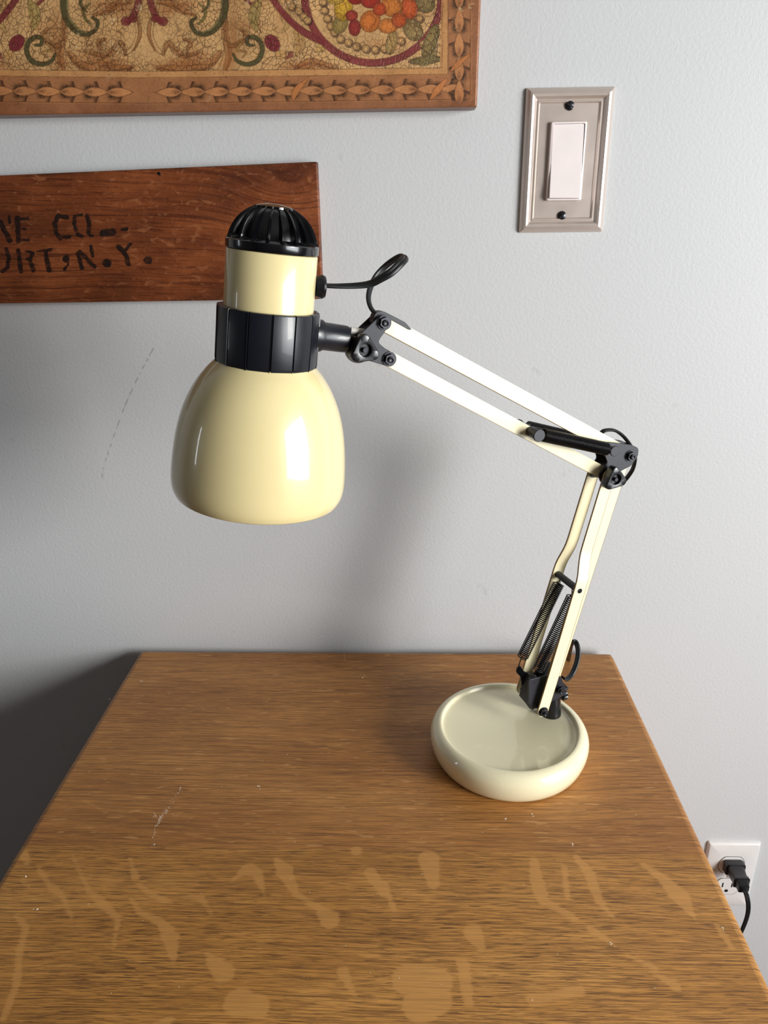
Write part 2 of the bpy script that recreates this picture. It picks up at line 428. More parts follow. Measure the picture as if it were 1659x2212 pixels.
def cap_dist(X, Y, a, b, ra, rb):
    dx, dy = b[0]-a[0], b[1]-a[1]; L2 = dx*dx+dy*dy+1e-12
    t = np.clip(((X-a[0])*dx+(Y-a[1])*dy)/L2, 0, 1)
    return np.hypot(X-a[0]-t*dx, Y-a[1]-t*dy) - (ra+(rb-ra)*t)
def poly_dist(X, Y, pts):
    """pts: (x, y, width) list"""
    d = np.full(X.shape, 1e9)
    if len(pts) == 1: pts = [pts[0], pts[0]]
    for a, b in zip(pts[:-1], pts[1:]): d = np.minimum(d, cap_dist(X, Y, a, b, a[2]/2, b[2]/2))
    return d

# ------------------------------------------------------------------ desk
TOP = 0.75
XL, XR, YB, YF = -0.3246, 0.2452, -0.012, -0.60
desk = empty('desk', ((XL+XR)/2, (YB+YF)/2, 0), 'golden oak desk with a worn quarter-sawn top standing against the grey wall', 'desk')
def A_(L): return [(x/2, 1380+y/2, w/2) for x, y, w in L]
def B_(L): return [(829+x/2, 1380+y/2, w/2) for x, y, w in L]
FLECKS = [A_(q) for q in (
 [(70,1195,18),(112,1250,30),(85,1350,28),(70,1500,34),(15,1640,26)], [(165,990,14),(210,1060,26),(270,1110,26),(310,1205,10)],
 [(315,940,8),(350,1020,16),(385,1090,20),(430,1130,44),(510,1210,26),(487,1345,5)], [(565,1120,10),(600,1180,24),(690,1220,34),(738,1290,74),(752,1392,24)],
 [(600,1060,14),(650,1105,24),(740,1138,12)], [(105,930,40),(120,968,20)], [(95,1040,20),(128,1075,12)], [(562,950,14),(585,1032,34)],
 [(1010,1035,16),(1070,995,60),(1110,1010,50),(1142,1105,8)], [(1187,945,12),(1228,1000,76),(1282,1105,24),(1378,1165,34),(1425,1212,90)],
 [(790,1110,10),(870,1120,30),(915,1192,6)], [(890,1360,16),(922,1400,60),(968,1440,92)], [(1030,1570,130),(1120,1590,100)],
 [(1480,1440,56),(1535,1545,8)], [(360,700,6),(460,750,4)], [(1600,1010,60),(1655,1100,30)], [(1540,915,50)], [(800,840,6),(950,870,3)], [(470,770,8),(640,790,4)], [(680,1680,60),(740,1640,30)])]
FLECKS += [B_(q) for q in (
 [(110,1475,150),(225,1480,150),(165,1580,170),(230,1560,130)], [(650,960,40),(660,1050,64),(690,1130,50),(820,1205,30)], [(830,940,24),(885,1010,54),(930,1130,40),(995,1210,10)],
 [(1120,975,24),(1210,1040,50),(1278,1110,92),(1345,1210,10)], [(195,955,96),(215,1060,50)], [(340,1400,56),(365,1570,46)], [(385,1270,84),(420,1330,40)],
 [(890,1250,36),(1000,1330,12)], [(780,990,26),(795,1120,22)], [(0,1060,36),(45,1170,26)], [(1440,1240,26),(1500,1330,30)], [(1160,1440,20),(1260,1500,50)], [(640,1560,50),(850,1520,40)], [(1040,1360,10),(1170,1420,30)])]
joint_y = on_plane(800, 1836, (0, 0, TOP), (0, 0, 1))[1]
def desk_attr(V):
    fl = np.full(len(V), .05)
    for q in FLECKS:
        w = [(*on_plane(x, y, (0, 0, TOP), (0, 0, 1))[:2], wd) for x, y, wd in q]
        sclx = [np.linalg.norm(on_plane(x+10, y, (0, 0, TOP), (0, 0, 1))-on_plane(x, y, (0, 0, TOP), (0, 0, 1)))/10 for x, y, _ in q]
        pts = [(a, b, wd*s_) for (a, b, wd), s_ in zip(w, sclx)]
        fl = np.minimum(fl, poly_dist(V[:, 0], V[:, 1], pts))
    bd = 1/(1+np.exp(np.clip((V[:, 1]-joint_y-.0004*np.sin(V[:, 0]*60))/.0006, -30, 30)))
    return dict(fleck=('FLOAT', fl), board=('FLOAT', bd))
slab('desktop', [(XL, YF, TOP), (XR, YF, TOP), (XR, YB, TOP), (XL, YB, TOP)], (0, 0, 1), .026, .007, 260, 270, M['oak'], desk, desk_attr)
for s_, x in ((1, XL+.02), (-1, XR-.042)):
    bm = bmesh.new(); box(bm, (x, YF+.02, .0), (x+.022, YB-.004, TOP-.027)); finish('side_panel', bm, M['oakside'], desk, bevel=.002)
bm = bmesh.new(); box(bm, (XL+.0425, YB-.02, .12), (XR-.0425, YB-.006, TOP-.027)); finish('back_panel', bm, M['oakside'], desk, bevel=.001)
for k, (z0, z1) in enumerate(((.56, .715), (.39, .55), (.10, .38))):
    bm = bmesh.new(); box(bm, (XL+.045, YF+.008, z0), (XR-.045, YF+.03, z1)); d_ = finish('drawer', bm, M['oakside'], desk, bevel=.003)
    F = Frame(((XL+XR)/2, YF+.008, (z0+z1)/2), (1, 0, 0), (0, 0, 1), (0, -1, 0)); bm = bmesh.new()
    lathe(bm, F, [(.006, 0), (.006, .012), (.014, .016), (.015, .022), (.010, .027), (0, .028)], 24); finish('knob', bm, M['oakside'], d_)

# crumbs and a scratched trail of pale specks on the top
bm = bmesh.new()
def flake(px, py, r):
    c = on_plane(px, py, (0, 0, TOP+.0004), (0, 0, 1)); k = 5; a0 = random.random()*6
    lo = [bm.verts.new((c[0]+r*random.uniform(.5, 1)*math.cos(a0+i*2*PI/k)*1.3, c[1]+r*random.uniform(.5, 1)*math.sin(a0+i*2*PI/k), TOP+.00005)) for i in range(k)]
    t_ = bm.verts.new((c[0], c[1], TOP+r*.7)); bm.faces.new(lo[::-1])
    for i in range(k): bm.faces.new((lo[i], lo[(i+1) % k], t_))
trail = catmull([(392, 1702), (372, 1732), (350, 1762), (335, 1790), (331, 1825)], 12)
for p in trail:
    for _ in range(2 if p[1] < 1745 or p[1] > 1775 else 6): flake(p[0]+random.gauss(0, 1.8), p[1]+random.gauss(0, 2.5), random.uniform(.0001, .00042))
for q in ((390, 1703), (345, 1768), (330, 1826), (334, 1761)):
    for _ in range(6): flake(q[0]+random.gauss(0, 3), q[1]+random.gauss(0, 3), random.uniform(.0002, .0006))
for _ in range(60): flake(random.uniform(120, 1450), random.uniform(1480, 2200), random.uniform(.0002, .0005))
for q in ((557, 1696), (1150, 1760), (1090, 1770), (745, 1418), (783, 1460), (305, 1470), (55, 1895), (78, 1963), (1562, 2005), (1320, 2038), (1236, 1825)):
    for _ in range(3): flake(q[0]+random.gauss(0, 2), q[1]+random.gauss(0, 3), random.uniform(.0004, .0009))
tag(finish('crumbs', bm, M['crumb'], smooth=False, loc=tuple(on_plane(350, 1762, (0, 0, TOP), (0, 0, 1)))), 'scattered pale crumbs and dust specks lying on the oak desk top', 'crumbs', 'stuff')

# ------------------------------------------------------------------ painted plaque at the top left
def px_of(V):
    return to_px(V)
PD = .024
pBR = on_wall(1032, 231, PD); pTRd = on_wall(1036, 0, PD)
rx = (pBR[0]+pTRd[0])/2
pz0 = pBR[2]; pz1 = on_wall(700, -352, PD)[2]; px0 = on_wall(-412, 100, PD)[0]
plq = empty('painted_plaque', ((px0+rx)/2, 0, (pz0+pz1)/2), 'gilded wooden plaque painted with scrolls and a flower wreath, hanging above the board', 'wall plaque')
def art_attr(V):
    X, Y = to_px(V)
    X = X + (np.clip(Y, -400, 300)-120)*.0; Y = np.where(Y < -60, -120-Y, Y); X = np.where(X < 312, 624-X, X)
    n = len(V); col = np.zeros((n, 4)); col[:, 3] = 1; gold = np.ones(n)
    def setc(m, c, a=1.0):
        c = np.array(lin(c)); m = (np.clip(m, 0, 1)*a)[:, None]; col[:, :3] = col[:, :3]*(1-m) + c*m
    def msk(d, s=1.2): return np.clip(.5-d/s, 0, 1)
    col[:, :3] = lin((200, 158, 106))
    # soft brown washes
    def wash(cx, cy, rx_, ry_, c=(150, 84, 36), a=.8):
        e = ((X-cx)/rx_)**2+((Y-cy)/ry_)**2; setc(np.exp(-e*1.2), c, a)
    wash(400, 138, 60, 16); wash(430, 118, 30, 16, a=.5); wash(350, 146, 30, 7, a=.5); wash(505, 90, 12, 60, a=.55); wash(490, 140, 16, 24, a=.6); wash(655, 143, 60, 12); wash(360, 20, 30, 18, a=.6); wash(400, 10, 30, 12, a=.6)
    wash(830, 95, 50, 14, (170, 110, 60), .5); wash(540, 55, 30, 12, a=.4); wash(610, 20, 24, 50, (176, 120, 66), .4)
    def stroke(P, w, c, a=1.0, line=True, sm=8):
        Q = catmull([(p[0], p[1], p[2] if len(p) > 2 else w) for p in P], sm) if len(P) > 2 else [(p[0], p[1], p[2] if len(p) > 2 else w) for p in P]
        bx = (X > min(q[0] for q in Q)-20) & (X < max(q[0] for q in Q)+20) & (Y > min(q[1] for q in Q)-20) & (Y < max(q[1] for q in Q)+20)
        if not bx.any(): return
        d = np.full(n, 1e3); d[bx] = poly_dist(X[bx], Y[bx], Q)
        setc(msk(d), c, a)
        if line: setc(np.clip(1-np.abs(d)/1.0, 0, 1), (62, 34, 20), .7)
    def thin(P, w=1.3, c=(86, 48, 22), a=.85): stroke(P, w, c, a, False)
    def ell(cx, cy, ra, rb, rot, c, a=1.0, line=True, shade=None):
        co, si = math.cos(rot), math.sin(rot); U = (X-cx)*co+(Y-cy)*si; W_ = -(X-cx)*si+(Y-cy)*co
        e = np.sqrt((U/ra)**2+(W_/rb)**2); d = (e-1)*min(ra, rb)
        setc(msk(d), c, a)
        if shade is not None: setc(np.clip((e-.35)/.65, 0, 1)*msk(d), shade, .8)
        if line: setc(np.clip(1-np.abs(d)/1.0, 0, 1), (62, 34, 20), .7)
    OL = (84, 78, 46); CR = (124, 46, 50); OG = (150, 128, 72)
    BRN = (150, 92, 48)
    for P, w_ in (([(340, 146), (372, 150), (410, 152), (450, 140), (476, 112)], 20), ([(352, 116), (362, 94), (376, 104), (396, 120), (426, 114)], 13), ([(486, 20), (486, 70), (494, 120), (486, 150)], 15),
                  ([(340, 4), (370, 8), (392, 22), (420, 32)], 15), ([(520, 62), (532, 80), (512, 96), (494, 100)], 12), ([(640, 146), (668, 132), (700, 140), (730, 148)], 14), ([(396, 84), (412, 92), (404, 108)], 10), ([(326, 40), (322, 76), (334, 108)], 8)):
        stroke([(x, y, w_*(.45 if k_ in (0, len(P)-1) else 1)) for k_, (x, y) in enumerate(P)], w_, BRN, .62)
        stroke([(x+2, y+3, w_*.35) for x, y in P], w_, (112, 66, 32), .45, False)
    # large olive curls
    stroke([(462, -30, 9), (485, -8, 15), (482, 34, 16), (462, 64, 14), (438, 74, 11), (420, 66, 9), (413, 48, 9), (424, 38, 6)], 10, OL)
    stroke([(430, 8, 4), (444, 22, 6), (440, 40, 7), (428, 52, 4)], 6, (120, 108, 60)); stroke([(436, 26, 3), (450, 10, 6), (448, -20, 6)], 6, OL)
    stroke([(478, -8, 4), (476, 32, 5), (458, 60, 5), (438, 70, 3)], 5, (140, 126, 82), .7, False)
    # small olive curls
    stroke([(548, 98, 5), (536, 96, 8), (534, 84, 9), (548, 80, 10), (563, 92, 11), (566, 112, 11), (556, 131, 11), (534, 139, 10), (512, 131, 8), (504, 116, 4)], 9, OL)
    stroke([(505, 98, 3), (522, 92, 5), (512, 108, 5), (532, 112, 4), (524, 124, 3)], 5, (168, 126, 72))
    thin([(478, 82), (510, 96), (538, 72), (520, 66), (500, 52)]); thin([(478, 20), (484, 70), (482, 120), (470, 150)])
    # crimson lobes
    stroke([(322, -30, 12), (324, 0, 14), (334, 30, 14), (346, 46, 12)], 14, CR, .9); ell(352, 46, 11, 10, 0, CR, .9); ell(336, 40, 9, 9, 0, CR, .9)
    ell(588, 93, 20, 15, .9, CR); thin([(575, 82), (586, 92), (584, 104), (594, 106), (600, 98)], 1.2, (80, 20, 28))
    stroke([(520, -12, 9), (545, 12, 6)], 8, CR, .9)
    # olive leaf and stems
    stroke([(556, 70, 2), (548, 45, 20), (552, 20, 24), (562, 0, 6)], 14, OG, .85); thin([(566, 74), (553, 40), (558, 10)])
    stroke([(610, 70, 4), (622, 50, 12), (620, 20, 8)], 10, (176, 140, 86), .8); stroke([(640, 120, 5), (650, 95, 20), (640, 70, 12)], 14, (184, 140, 84), .8)
    # outlined scroll lines
    for P in ([(312, 152), (322, 138), (342, 146), (372, 152), (410, 156), (452, 146), (480, 120)], [(328, 30), (318, 60), (324, 90), (340, 112), (356, 122)], [(336, 40), (330, 70), (338, 96), (352, 112)],
              [(356, 118), (356, 98), (368, 86), (366, 100), (380, 120), (404, 118)], [(394, 90), (402, 82), (408, 96), (396, 106), (408, 118)], [(380, 14), (396, 8), (420, 24), (424, 38)], [(350, -4), (372, 4), (380, 26)],
              [(430, 80), (440, 98), (462, 98), (478, 84)], [(500, 150), (512, 150), (520, 140)], [(563, 152), (570, 132), (590, 122), (580, 136), (566, 152)], [(600, 150), (612, 136), (640, 128), (632, 134)],
              [(655, 128), (664, 110), (676, 108), (672, 122), (690, 140), (708, 136)], [(690, 96), (706, 120), (720, 146)], [(612, 60), (622, 84), (618, 110), (636, 126)], [(615, 40), (640, 60), (648, 100)], [(600, 20), (612, 50)]):
        thin(P)
    ell(606, 118, 12, 10, 0, (186, 142, 84), .8); ell(692, 104, 9, 9, 0, (190, 150, 86), .8); stroke([(618, 128, 4), (628, 118, 14)], 8, CR, .8, False)
    # crimson ring and side ribbon
    stroke([(575, -24, 14), (592, 2, 14), (622, 40, 14), (652, 66, 15), (676, 80, 16), (696, 90, 14)], 14, CR, .95)
    a_ = np.hypot(X-806, (Y+12)*1.0); d = np.abs(a_-148)-8; setc(msk(d), CR, .95); setc(np.clip(1-np.abs(d)/1.0, 0, 1), (62, 34, 20), .7)
    # beads
    for bx_, by_ in ((625, 4), (630, 14), (645, 24), (656, 36), (664, 44), (700, 22), (707, 40), (714, 56), (722, 70), (735, 84), (752, 92), (770, 100), (790, 105), (810, 107), (830, 105), (866, 88), (914, 96), (906, 40), (697, 5)):
        ell(bx_+2, by_+2, 10, 10, 0, (50, 34, 26), .75, False); ell(bx_, by_, 8.5, 8.5, 0, (196, 152, 96), 1, True, (96, 66, 44))
    # flowers and leaves of the wreath
    for q in ((735, 52, 16, 22, .4, (160, 134, 74)), (892, 64, 20, 26, -.5, (150, 126, 78)), (846, 92, 12, 26, .2, (172, 140, 84)), (918, 8, 22, 20, .3, (138, 120, 74)), (930, 90, 14, 40, .35, (140, 118, 70)), (920, 130, 36, 9, -.1, (128, 108, 64)),
              (742, 15, 20, 30, .1, (204, 158, 52)), (725, -10, 22, 20, 0, (190, 150, 60)), (768, -6, 18, 16, 0, (150, 40, 30)), (800, 0, 22, 18, 0, (168, 52, 36)), (760, 34, 13, 12, 0, (160, 60, 44)), (766, 60, 13, 18, 0, (150, 52, 46)),
              (800, 46, 22, 24, .5, (206, 116, 50)), (838, 56, 22, 16, 0, (208, 124, 56)), (884, 18, 18, 24, -.2, (206, 96, 48)), (846, 14, 24, 22, .2, (214, 130, 58)), (862, 44, 16, 16, 0, (196, 92, 44)), (820, 20, 14, 14, .3, (190, 78, 40))):
        ell(*q[:5], q[5], 1, True, tuple(v*.72 for v in q[5]))
    for P in ((( 826, -10), (840, 12), (832, 30)), ((860, 0), (868, 20), (850, 32)), ((800, 30), (812, 44), (800, 62)), ((740, 0), (750, 22), (740, 40)), ((880, 48), (900, 70), (896, 88)), ((840, 76), (848, 100), (842, 116)), ((905, 0), (918, 10), (906, 20), (924, 28))): thin(list(P), 1.5, (96, 40, 18))
    stroke([(948, 66, 4), (938, 96, 12), (934, 126, 14), (912, 138, 10), (896, 128, 4)], 10, (112, 98, 58), .8)
    gold = gold*(1-.65*np.exp(-np.clip((np.hypot(X-815, Y-10)/95)**4, 0, 30)))
    # ----- borders
    def band(m): return np.clip(m, 0, 1)
    yb = Y + (X-312)*.012     # lines follow the lower edge
    outer = band(np.maximum(yb-154, X-953-Y*-.02)/1.2)
    m = outer; col[:, :3] = col[:, :3]*(1-m[:, None]) + np.array(lin((160, 108, 70)))*m[:, None]; gold[outer > .5] = .12
    setc(outer*band(1-np.maximum(yb-168, X-966)/1.5), (198, 146, 92), .8)
    def hline(v, w=1.1): setc(np.clip(1-np.abs(v)/w, 0, 1), (66, 34, 18), .85)
    inx = X < 955; hline(np.where(inx, yb-154, 99)); hline(np.where(X < 968, yb-168, 99)); hline(np.where(yb < 154, X-955, 99)); hline(np.where(yb < 168, X-968, 99))
    hline(np.where(X < 1016, yb-223, 99)); hline(np.where(yb < 222, X-1016, 99))
    rnd = rng.rand(n)
    def yy(x, y): return y-(x-312)*.012
    def leafrow(items):
        for (tx, ty, bx2, by2) in items:        # tip and base of each leaf
            dx, dy = bx2-tx, by2-ty; L_ = math.hypot(dx, dy); ux, uy = dx/L_, dy/L_
            sel = (np.abs(X-tx) < 90) & (np.abs(Y-ty) < 90)
            if not sel.any(): continue
            al = ((X-tx)*ux+(Y-ty)*uy)/L_; ac = -(X-tx)*uy+(Y-ty)*ux; aa = np.abs(ac)
            dk = np.exp(-((al-.95)/.16)**2)*np.exp(-((aa-5)/10)**2) + .6*np.exp(-((al-.72)/.2)**2)*np.exp(-((aa-12)/4)**2)
            setc(np.clip(dk*(.45+1.1*rnd), 0, 1)*sel, (34, 22, 16), .95)
            w2 = al*L_ - aa*.35
            m2 = sel*(aa > 8)*(aa < 23)
            setc(m2*np.exp(-((w2-L_*.42)/6)**2)*(w2 > L_*.40)*(.6+.9*rnd), (60, 36, 24), .9)
            setc(m2*np.clip(1-np.abs(w2-L_*.40)/1.2, 0, 1), (50, 28, 16), .9)
        for (tx, ty, bx2, by2) in items:
            dx, dy = bx2-tx, by2-ty; L_ = math.hypot(dx, dy)*1.12; ux, uy = dx/L_*1.12, dy/L_*1.12
            sel = (np.abs(X-tx) < 90) & (np.abs(Y-ty) < 90)
            if not sel.any(): continue
            al = ((X-tx)*ux+(Y-ty)*uy)/L_; ac = -(X-tx)*uy+(Y-ty)*ux
            hw = 10.2*np.sin(PI*np.clip(al, 0, 1)**1.25)**.75
            d_ = np.abs(ac)-hw; lf = msk(d_)*sel*(al > 0)*(al < 1)
            setc(lf, (184, 126, 80), .97); setc(lf*np.exp(-((al-.8)/.16)**2)*np.exp(-(ac/4.5)**2)*(.5+rnd), (92, 54, 32), .7)
            setc(np.clip(1-np.abs(d_)/1.2, 0, 1)*sel*(al > -.02)*(al < 1.02), (50, 26, 14), .9)
    leafrow([(336+51*i, yy(336+51*i, 200), 387+51*i, yy(387+51*i, 200)) for i in range(13)][::-1])
    leafrow([(992, 118-52*i, 992, 170-52*i) for i in range(-1, 6)])
    for P in ([(632, 218, 3), (640, 196, 14), (664, 170, 4)], [(930, 214, 3), (944, 196, 14), (964, 172, 6)], [(975, 152, 4), (990, 138, 12), (1014, 118, 4)]): stroke(P, 10, (182, 116, 66))
    edge = band(np.maximum(yb-225, X-1019)/1.5); setc(edge, (140, 92, 62), .8)
    gz = V[:, 1] > -PD+.0015; setc(gz.astype(float), (116, 72, 48), 1); 
    col[:, :3] = np.clip(col[:, :3], 0, 1)
    gold = np.where(gz, .1, gold)
    return dict(art=('FLOAT_COLOR', col), gold=('FLOAT', gold))
slab('painted_panel', [(px0, -PD, pz0), (rx, -PD, pz0), (rx+.0015, -PD, pz1), (px0, -PD, pz1)], (0, -1, 0), PD, .002, 900, 400, M['art'], plq, art_attr)

# ------------------------------------------------------------------ stencilled crate board
BD = .013
cTL = on_wall(-320, 393, BD); cTR = on_wall(684, 349, BD); cBR = on_wall(697, 646, BD); cBL = on_wall(-320, 660, BD)
brd = empty('stencilled_board', tuple((cTL+cTR+cBR+cBL)/4*np.array([1, 0, 1])), 'rough reddish brown crate board with black stencilled letters, behind the lamp head', 'wooden board')
def S3(L, w): return [(x/2.304, 330+y/2.304, w/2.304) for x, y in L]
INK = [S3([(2, 345), (48, 438)], 26), S3([(45, 320), (48, 350)], 14), S3([(86, 325), (92, 438)], 26), S3([(86, 334), (138, 328)], 18), S3([(112, 380), (128, 381)], 14), S3([(108, 434), (140, 434)], 12),
       S3([(290, 312), (272, 350), (278, 400), (300, 424)], 22), S3([(292, 314), (334, 322)], 22), S3([(310, 424), (348, 416)], 18),
       S3([(372, 318), (368, 350), (378, 385)], 20), S3([(372, 314), (405, 310)], 14), S3([(432, 314), (446, 350), (440, 398)], 22), S3([(385, 405), (412, 418)], 18), S3([(448, 412), (462, 414)], 14),
       S3([(512, 402), (560, 394)], 36), S3([(606, 384), (630, 380)], 16),
       S3([(32, 482), (44, 520), (38, 572), (12, 592)], 20), S3([(92, 484), (104, 590)], 22), S3([(128, 490), (160, 494)], 14), S3([(166, 498), (150, 528), (130, 530)], 18), S3([(150, 540), (168, 586)], 22),
       S3([(184, 492), (256, 482)], 15), S3([(226, 492), (244, 584)], 24), S3([(330, 526), (328, 530)], 36), S3([(340, 530), (338, 560), (320, 580)], 14),
       S3([(388, 500), (408, 574)], 20), S3([(398, 494), (470, 568)], 22), S3([(452, 466), (460, 514)], 18), S3([(532, 548), (533, 549)], 42), S3([(588, 468), (630, 512), (638, 554)], 24), S3([(648, 456), (628, 482)], 18), S3([(732, 534), (738, 536)], 36),
       S3([(-60, 345), (-60, 440)], 26), S3([(-60, 500), (-60, 590)], 24)]
kc = on_wall(628, 415, BD)
def board_attr(V):
    X, Y = to_px(V); d = np.full(len(V), 90.)
    for q in INK: d = np.minimum(d, poly_dist(X, Y, q))
    r2 = ((V[:, 0]-kc[0])/.055)**2 + ((V[:, 2]-kc[2])/.022)**2
    kn = .020*np.exp(-r2)*1.0 + .010*np.exp(-(((V[:, 0]-kc[0])/.13)**2))
    return dict(ink=('FLOAT', d/2400.), knot=('FLOAT', kn))
slab('board_panel', [cBL, cBR, cTR, cTL], (0, -1, 0), BD, .0012, 620, 190, M['board'], brd, board_attr)
for q in ((344, 375),):
    F = Frame(on_wall(*q, BD), (1, 0, 0), (0, 0, 1), (0, -1, 0)); bm = bmesh.new(); lathe(bm, F, [(.0014, -.002), (.0016, .0002), (.0012, .0007), (0, .0009)], 14); finish('nail', bm, M['steel'], brd)

# ------------------------------------------------------------------ wall switch
sx_, sz_, sw_, sh_ = .15, 1.2817, .0805, .1300
sx_ = (on_wall(1137, 189, .003)[0]+on_wall(1327, 187, .003)[0]+on_wall(1304, 501, .003)[0]+on_wall(1122, 502, .003)[0])/4
sz_ = (on_wall(1137, 189, .003)[2]+on_wall(1327, 187, .003)[2]+on_wall(1304, 501, .003)[2]+on_wall(1122, 502, .003)[2])/4
sw_ = (on_wall(1327, 187, .003)[0]-on_wall(1137, 189, .003)[0]+on_wall(1304, 501, .003)[0]-on_wall(1122, 502, .003)[0])/2
sh_ = (on_wall(1137, 189, .003)[2]-on_wall(1122, 502, .003)[2]+on_wall(1327, 187, .003)[2]-on_wall(1304, 501, .003)[2])/2
sw = empty('light_switch', (sx_, 0, sz_), 'white rocker light switch in a brushed nickel frame plate on the grey wall', 'light switch')
SF = Frame((sx_, 0, sz_), (1, 0, 0), (0, 0, 1), (0, -1, 0))
def rect_loft(bm, F, hw, hh, prof, rc=.0015, hole=None, cap=True):
    prev = None
    for ins, h in prof:
        pts = fillet([(-hw+ins, -hh+ins), (hw-ins, -hh+ins), (hw-ins, hh-ins), (-hw+ins, hh-ins)], rc, 3)
        ring = [bm.verts.new(F.p(a, b, h)) for a, b in pts]
        if prev:
            for j in range(len(ring)): bm.faces.new((prev[j], prev[(j+1) % len(ring)], ring[(j+1) % len(ring)], ring[j]))
        prev = ring
    if cap: bm.faces.new(prev)
bm = bmesh.new()
P_ = [(0, 0), (0, .0015), (.0012, .0038), (.0035, .0062), (.0055, .0068), (.0075, .0063), (.0090, .0046), (.0098, .0040), (.0105, .0040), (.0112, .0046), (.0120, .0046), (.0128, .0034), (.0132, .0030), (.0224, .0030)]
rect_loft(bm, SF, sw_/2, sh_/2, P_, .001)
finish('face_plate', bm, M['nickel'], sw, angle=22)
RW, RH = .0165*sw_/.0805, .0335*sw_/.0805
bm = bmesh.new(); rect_loft(bm, SF, RW, RH, [(0, .003), (0, .0062), (.0005, .0068), (.0016, .0068), (.0018, .0050)], .0015, cap=False); fr = finish('rocker_frame', bm, M['white'], sw, angle=50)
bm = bmesh.new(); hw, hh = RW-.0019, RH-.0019
vs = []
for (a, b, h) in ((-hw, -hh, .0036), (hw, -hh, .0036), (hw, -hh, .0104), (-hw, -hh, .0104), (-hw, 0, .0066), (hw, 0, .0066), (-hw, hh, .0060), (hw, hh, .0060), (hw, hh, .0030), (-hw, hh, .0030)):
    vs.append(bm.verts.new(SF.p(a, b, h)))
V_ = vs
for f in ((0, 1, 2, 3), (3, 2, 5, 4), (4, 5, 7, 6), (6, 7, 8, 9), (9, 8, 1, 0), (0, 3, 4, 6, 9), (1, 8, 7, 5, 2)): bm.faces.new([V_[i] for i in f])
finish('rocker', bm, M['white'], sw, bevel=.0006)
def screw(parent, F, a, b, h, r, rot, mat):
    f = Frame(np.array(F.p(a, b, h)), F.A, F.B, F.N); bm = bmesh.new()
    lathe(bm, f, [(r, -.001), (r, 0), (r*.85, r*.35), (r*.45, r*.55), (0, r*.6)], 24); s_ = finish('screw', bm, mat, parent)
    c_, s2 = math.cos(rot), math.sin(rot); bm = bmesh.new()
    f2 = Frame(f.O, f.A*c_+f.B*s2, -f.A*s2+f.B*c_, f.N); prism(bm, f2, [(-r*.8, -r*.13), (r*.8, -r*.13), (r*.8, r*.13), (-r*.8, r*.13)], r*.3, r*.62)
    finish('screw_slot', bm, M['dark'], s_, smooth=False)
screw(sw, SF, 0, sh_/2-.0150, .0032, .0043, -.45, M['steel']); screw(sw, SF, 0, -sh_/2+.0150, .0032, .0043, .8, M['steel'])

# ------------------------------------------------------------------ outlet with plug
oTR = on_wall(1644.6, 1820.4, .003); oTL = on_wall(1531, 1818, .003); ow = oTR[0]-oTL[0]; oh = ow*114/70
ox_ = (oTR[0]+oTL[0])/2; oz_ = oTR[2]-oh/2
ot = empty('wall_outlet', (ox_, 0, oz_), 'white duplex wall outlet low on the wall behind the desk right edge', 'outlet')
OF = Frame((ox_, 0, oz_), (1, 0, 0), (0, 0, 1), (0, -1, 0)); k_ = ow/.070
bm = bmesh.new(); rect_loft(bm, OF, ow/2, oh/2, [(0, 0), (0, .002), (.0015, .0048), (.003, .0055), (.020, .0055)], .002); finish('cover_plate', bm, M['outlet'], ot, angle=50)
RZ = .0195*k_
for sgn in (1, -1):
    f = Frame(np.array(OF.p(0, sgn*RZ, 0)), OF.A, OF.B, OF.N); r = .0172*k_; pts = []
    for i in range(48):
        t = 2*PI*i/48; x, y = r*math.cos(t), r*math.sin(t); pts.append((x, max(-.0142*k_, min(.0142*k_, y))))
    pts = [p for i, p in enumerate(pts) if p != pts[i-1]]
    bm = bmesh.new(); prism(bm, f, pts, .004, .0062); rc = finish('receptacle', bm, M['outlet'], ot, bevel=.0004)
    bm = bmesh.new(); prism(bm, f, [(a*1.04, b*1.05) for a, b in pts], .0050, .0057); finish('receptacle_gap', bm, M['dark'], rc, smooth=False)
    for dx in (-.0063, .0063):
        bm = bmesh.new(); prism(bm, f, [(dx-.0009, -.001), (dx+.0009, -.001), (dx+.0009, .007), (dx-.0009, .007)], .006, .00635); finish('slot', bm, M['dark'], rc, smooth=False)
    bm = bmesh.new(); prism(bm, f, [(.0026*math.cos(t), -.0075+.0026*math.sin(t)) for t in np.linspace(0, 2*PI, 14)[:-1]], .006, .00635); finish('ground_hole', bm, M['dark'], rc, smooth=False)
screw(ot, OF, 0, 0, .0056, .003, .3, M['outlet'])
plug = empty('power_plug', tuple(OF.p(0, RZ, .007)), 'black two-prong plug with black cord pushed into the white outlet', 'plug')
PF = Frame(np.array(OF.p(.001, RZ+.002, 0)), OF.A, OF.B, OF.N)
bm = bmesh.new(); prev = None
for h, hw, hh, dz in ((.0064, .0125, .0085, 0), (.009, .0135, .0095, 0), (.016, .0130, .0092, 0), (.0165, .0105, .0080, 0), (.030, .0090, .0072, -.001), (.032, .0100, .0080, -.001), (.036, .0105, .0080, -.001), (.0365, .0078, .0066, -.001), (.044, .0068, .0058, -.003), (.0445, .0045, .0040, -.003)):
    pts = fillet([(-hw, -hh+dz), (hw, -hh+dz), (hw, hh+dz), (-hw, hh+dz)], min(hw, hh)*.45, 4)
    ring = [bm.verts.new(PF.p(a, b, h)) for a, b in pts]
    if prev:
        for j in range(len(ring)): bm.faces.new((prev[j], prev[(j+1) % len(ring)], ring[(j+1) % len(ring)], ring[j]))
    else: bm.faces.new(ring)
    prev = ring
bm.faces.new(prev); finish('plug_body', bm, M['black'], plug, angle=40)
